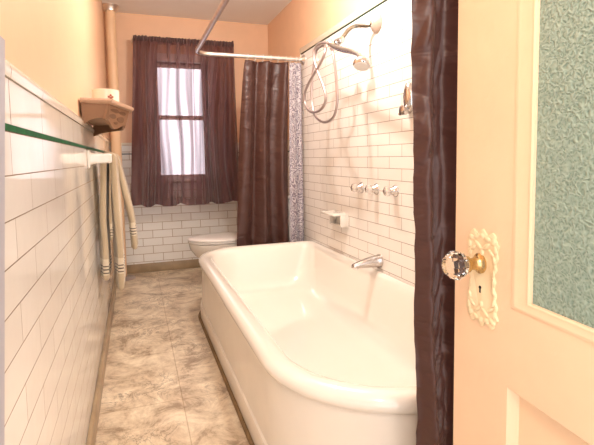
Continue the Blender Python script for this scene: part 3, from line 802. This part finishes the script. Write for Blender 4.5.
# ornate lock plate
pc, pzc, pw, ph = -.098, .846, .049, .092
def plate_outline(k, n=160):
    out = []
    for i in range(n):
        a = 2*PI*i/n; ca, sa = math.cos(a), math.sin(a)
        m_ = max(abs(ca), abs(sa)); x = ca/m_; z = sa/m_
        # waist and scallops
        wx = pw*(1-.20*math.exp(-(z*ph/.05)**2)+.05*math.cos(z*22))
        sx = x*wx; sz = z*ph*(1+.055*math.cos(x*9.4)+(.06 if z > 0 else .05)*(1-abs(x)))
        if abs(x) > .9 and abs(z) > .9: sx *= .93; sz *= .965
        out.append((sx*k, sz*k*(1 if k == 1 else .985)))
    return out
bm = bmesh.new()
L = []
for k, n in ((1, -.001), (1, .003), (.95, .0045), (.90, .0042), (.86, .0030)):
    L.append([dp(pc+x, n, pzc+z) for x, z in plate_outline(k)])
loft(bm, L, False, True)
pl = obj('lock_plate', bm, M['plate'], dr, True)
bm = bmesh.new()
def blob(x, z, rx, rz, h, rot=0):
    n = 12; prev = None; loops = []
    for t_ in (1, .85, .6, .3, .08):
        hh = h*math.sqrt(max(0, 1-t_*t_)); L_ = []
        for k in range(n):
            a = 2*PI*k/n; u_, w_ = rx*t_*math.cos(a), rz*t_*math.sin(a)
            L_.append(dp(pc+x*1.2+u_*1.3*math.cos(rot)-w_*math.sin(rot), .0032+hh*.75, pzc+z*.94+u_*math.sin(rot)+w_*math.cos(rot)))
        loops.append(L_)
    loft(bm, loops, True, True)
for sgn in (1, -1):
    for x, z, rx, rz, rot in ((0, .093, .008, .007, 0), (.014, .090, .009, .006, -.3), (-.014, .090, .009, .006, .3), (.029, .086, .008, .007, .5), (-.029, .086, .008, .007, -.5),
                              (.034, .070, .005, .010, .1), (-.034, .070, .005, .010, -.1), (.010, .072, .012, .005, .7), (-.010, .072, .012, .005, -.7), (.024, .062, .009, .004, -.8), (-.024, .062, .009, .004, .8),
                              (.032, .048, .004, .009, .3), (-.032, .048, .004, .009, -.3), (0, .057, .005, .008, 0)):
        if sgn < 0 and abs(z) < .05: z = .045
        blob(x, sgn*z, rx, rz, .0042, rot*sgn)
for z in (.02, 0, -.02): blob(.031, z, .003, .008, .003); blob(-.031, z, .003, .008, .003)
obj('embossing', bm, M['plate'], pl, True)
bm = bmesh.new(); lathe(bm, dp(pc+.004, .0035, .826), DN, [(-.001, .0035), (.001, .0035)], 14); dbox(bm, pc+.0024, pc+.0056, .002, .0045, .815, .826); obj('keyhole', bm, M['black'], pl, False)
# glass knob on brass rose
kz = .876; kd = pc+.006
bm = bmesh.new(); lathe(bm, dp(kd, .002, kz), DN, [(0, .021), (.004, .021), (.007, .017), (.010, .014), (.020, .012), (.026, .0125), (.030, .017), (.036, .018), (.038, .012)], 30)
kn = obj('knob_shank', bm, M['brass'], dr)
bm = bmesh.new(); lathe(bm, dp(kd, .0375, kz), DN, [(0, .015), (.008, .0255), (.020, .0300), (.032, .0285), (.044, .018), (.046, .010)], 10)
o = obj('knob', bm, M['knob_glass'], kn, False)
# hinges
for z in (.25, 1.1, 1.80):
    bm = bmesh.new(); lathe(bm, dp(-DW, .006, z), (0, 0, 1), [(0, .006), (.09, .006)], 12); obj('hinge', bm, M['hinge'], dr)

# ------------------------------------------------------------------ lamp
LX, LY, LZ = .72, 2.40, 2.26
t = empty('ceiling_light', (LX, LY, ZC), 'round frosted glass ceiling light above the middle of the room', 'ceiling light')
bm = bmesh.new(); lathe(bm, (LX, LY, ZC), (0, 0, -1), [(0, .09), (.02, .088), (.03, .07)], 32); obj('canopy', bm, M['steel'], t)
lt = bpy.data.lights.new('lamp', 'POINT'); lt.energy = 30; lt.color = (1, .93, .86); lt.shadow_soft_size = .03
lo = bpy.data.objects.new('bulb', lt); link(lo, t); lo.location = (0, 0, LZ-ZC)
t = empty('fill_lamp', (XL-.008, -.10, 1.95), 'added fill lamp on the left wall, unseen behind the camera', 'fill lamp')  # added unseen lamp: frontal fill that lifts the ceiling and back of the room
bm = bmesh.new(); lathe(bm, (XL-.008, -.10, 1.95), (1, 0, 0), [(0, .06), (.015, .058), (.02, .04), (.05, .02), (.08, .02)], 28); obj('fill_lamp_plate', bm, M['steel'], t)
l2 = bpy.data.lights.new('lamp', 'POINT'); l2.energy = 15; l2.color = (1, .91, .82); l2.shadow_soft_size = .09
l2o = bpy.data.objects.new('bulb', l2); link(l2o, t); l2o.location = (.20, 0, 0)
bm = bmesh.new(); lathe(bm, (LX, LY, ZC-.028), (0, 0, -1), [(0, .07), (.02, .095), (.05, .10), (.08, .09), (.10, .06), (.11, .01)], 32)
# ------------------------------------------------------------------ world (daylight beyond the window and the open side behind the camera)
bm.free()
w = bpy.data.worlds.new('world'); sc.world = w; w.use_nodes = True
bg = w.node_tree.nodes['Background']; bg.inputs[0].default_value = (1.0, .965, .96, 1); bg.inputs[1].default_value = 1.8

# ------------------------------------------------------------------ camera
cam = bpy.data.cameras.new('camera'); co_ = bpy.data.objects.new('camera', cam); link(co_)
Mx = Matrix((RT, UP, -FW)).transposed().to_4x4(); Mx.translation = CAM; co_.matrix_world = Mx
cam.sensor_width = 36; cam.sensor_fit = 'HORIZONTAL'; cam.lens = F/594*36; cam.clip_start = .02
cam.shift_y = -(222.5-CY)/594
sc.camera = co_
vs_ = sc.view_settings; vs_.view_transform = 'Standard'; vs_.look = 'None'; vs_.exposure = .74; vs_.gamma = 1; vs_.use_curve_mapping = False
sc.cycles.max_bounces = 10; sc.cycles.transparent_max_bounces = 12
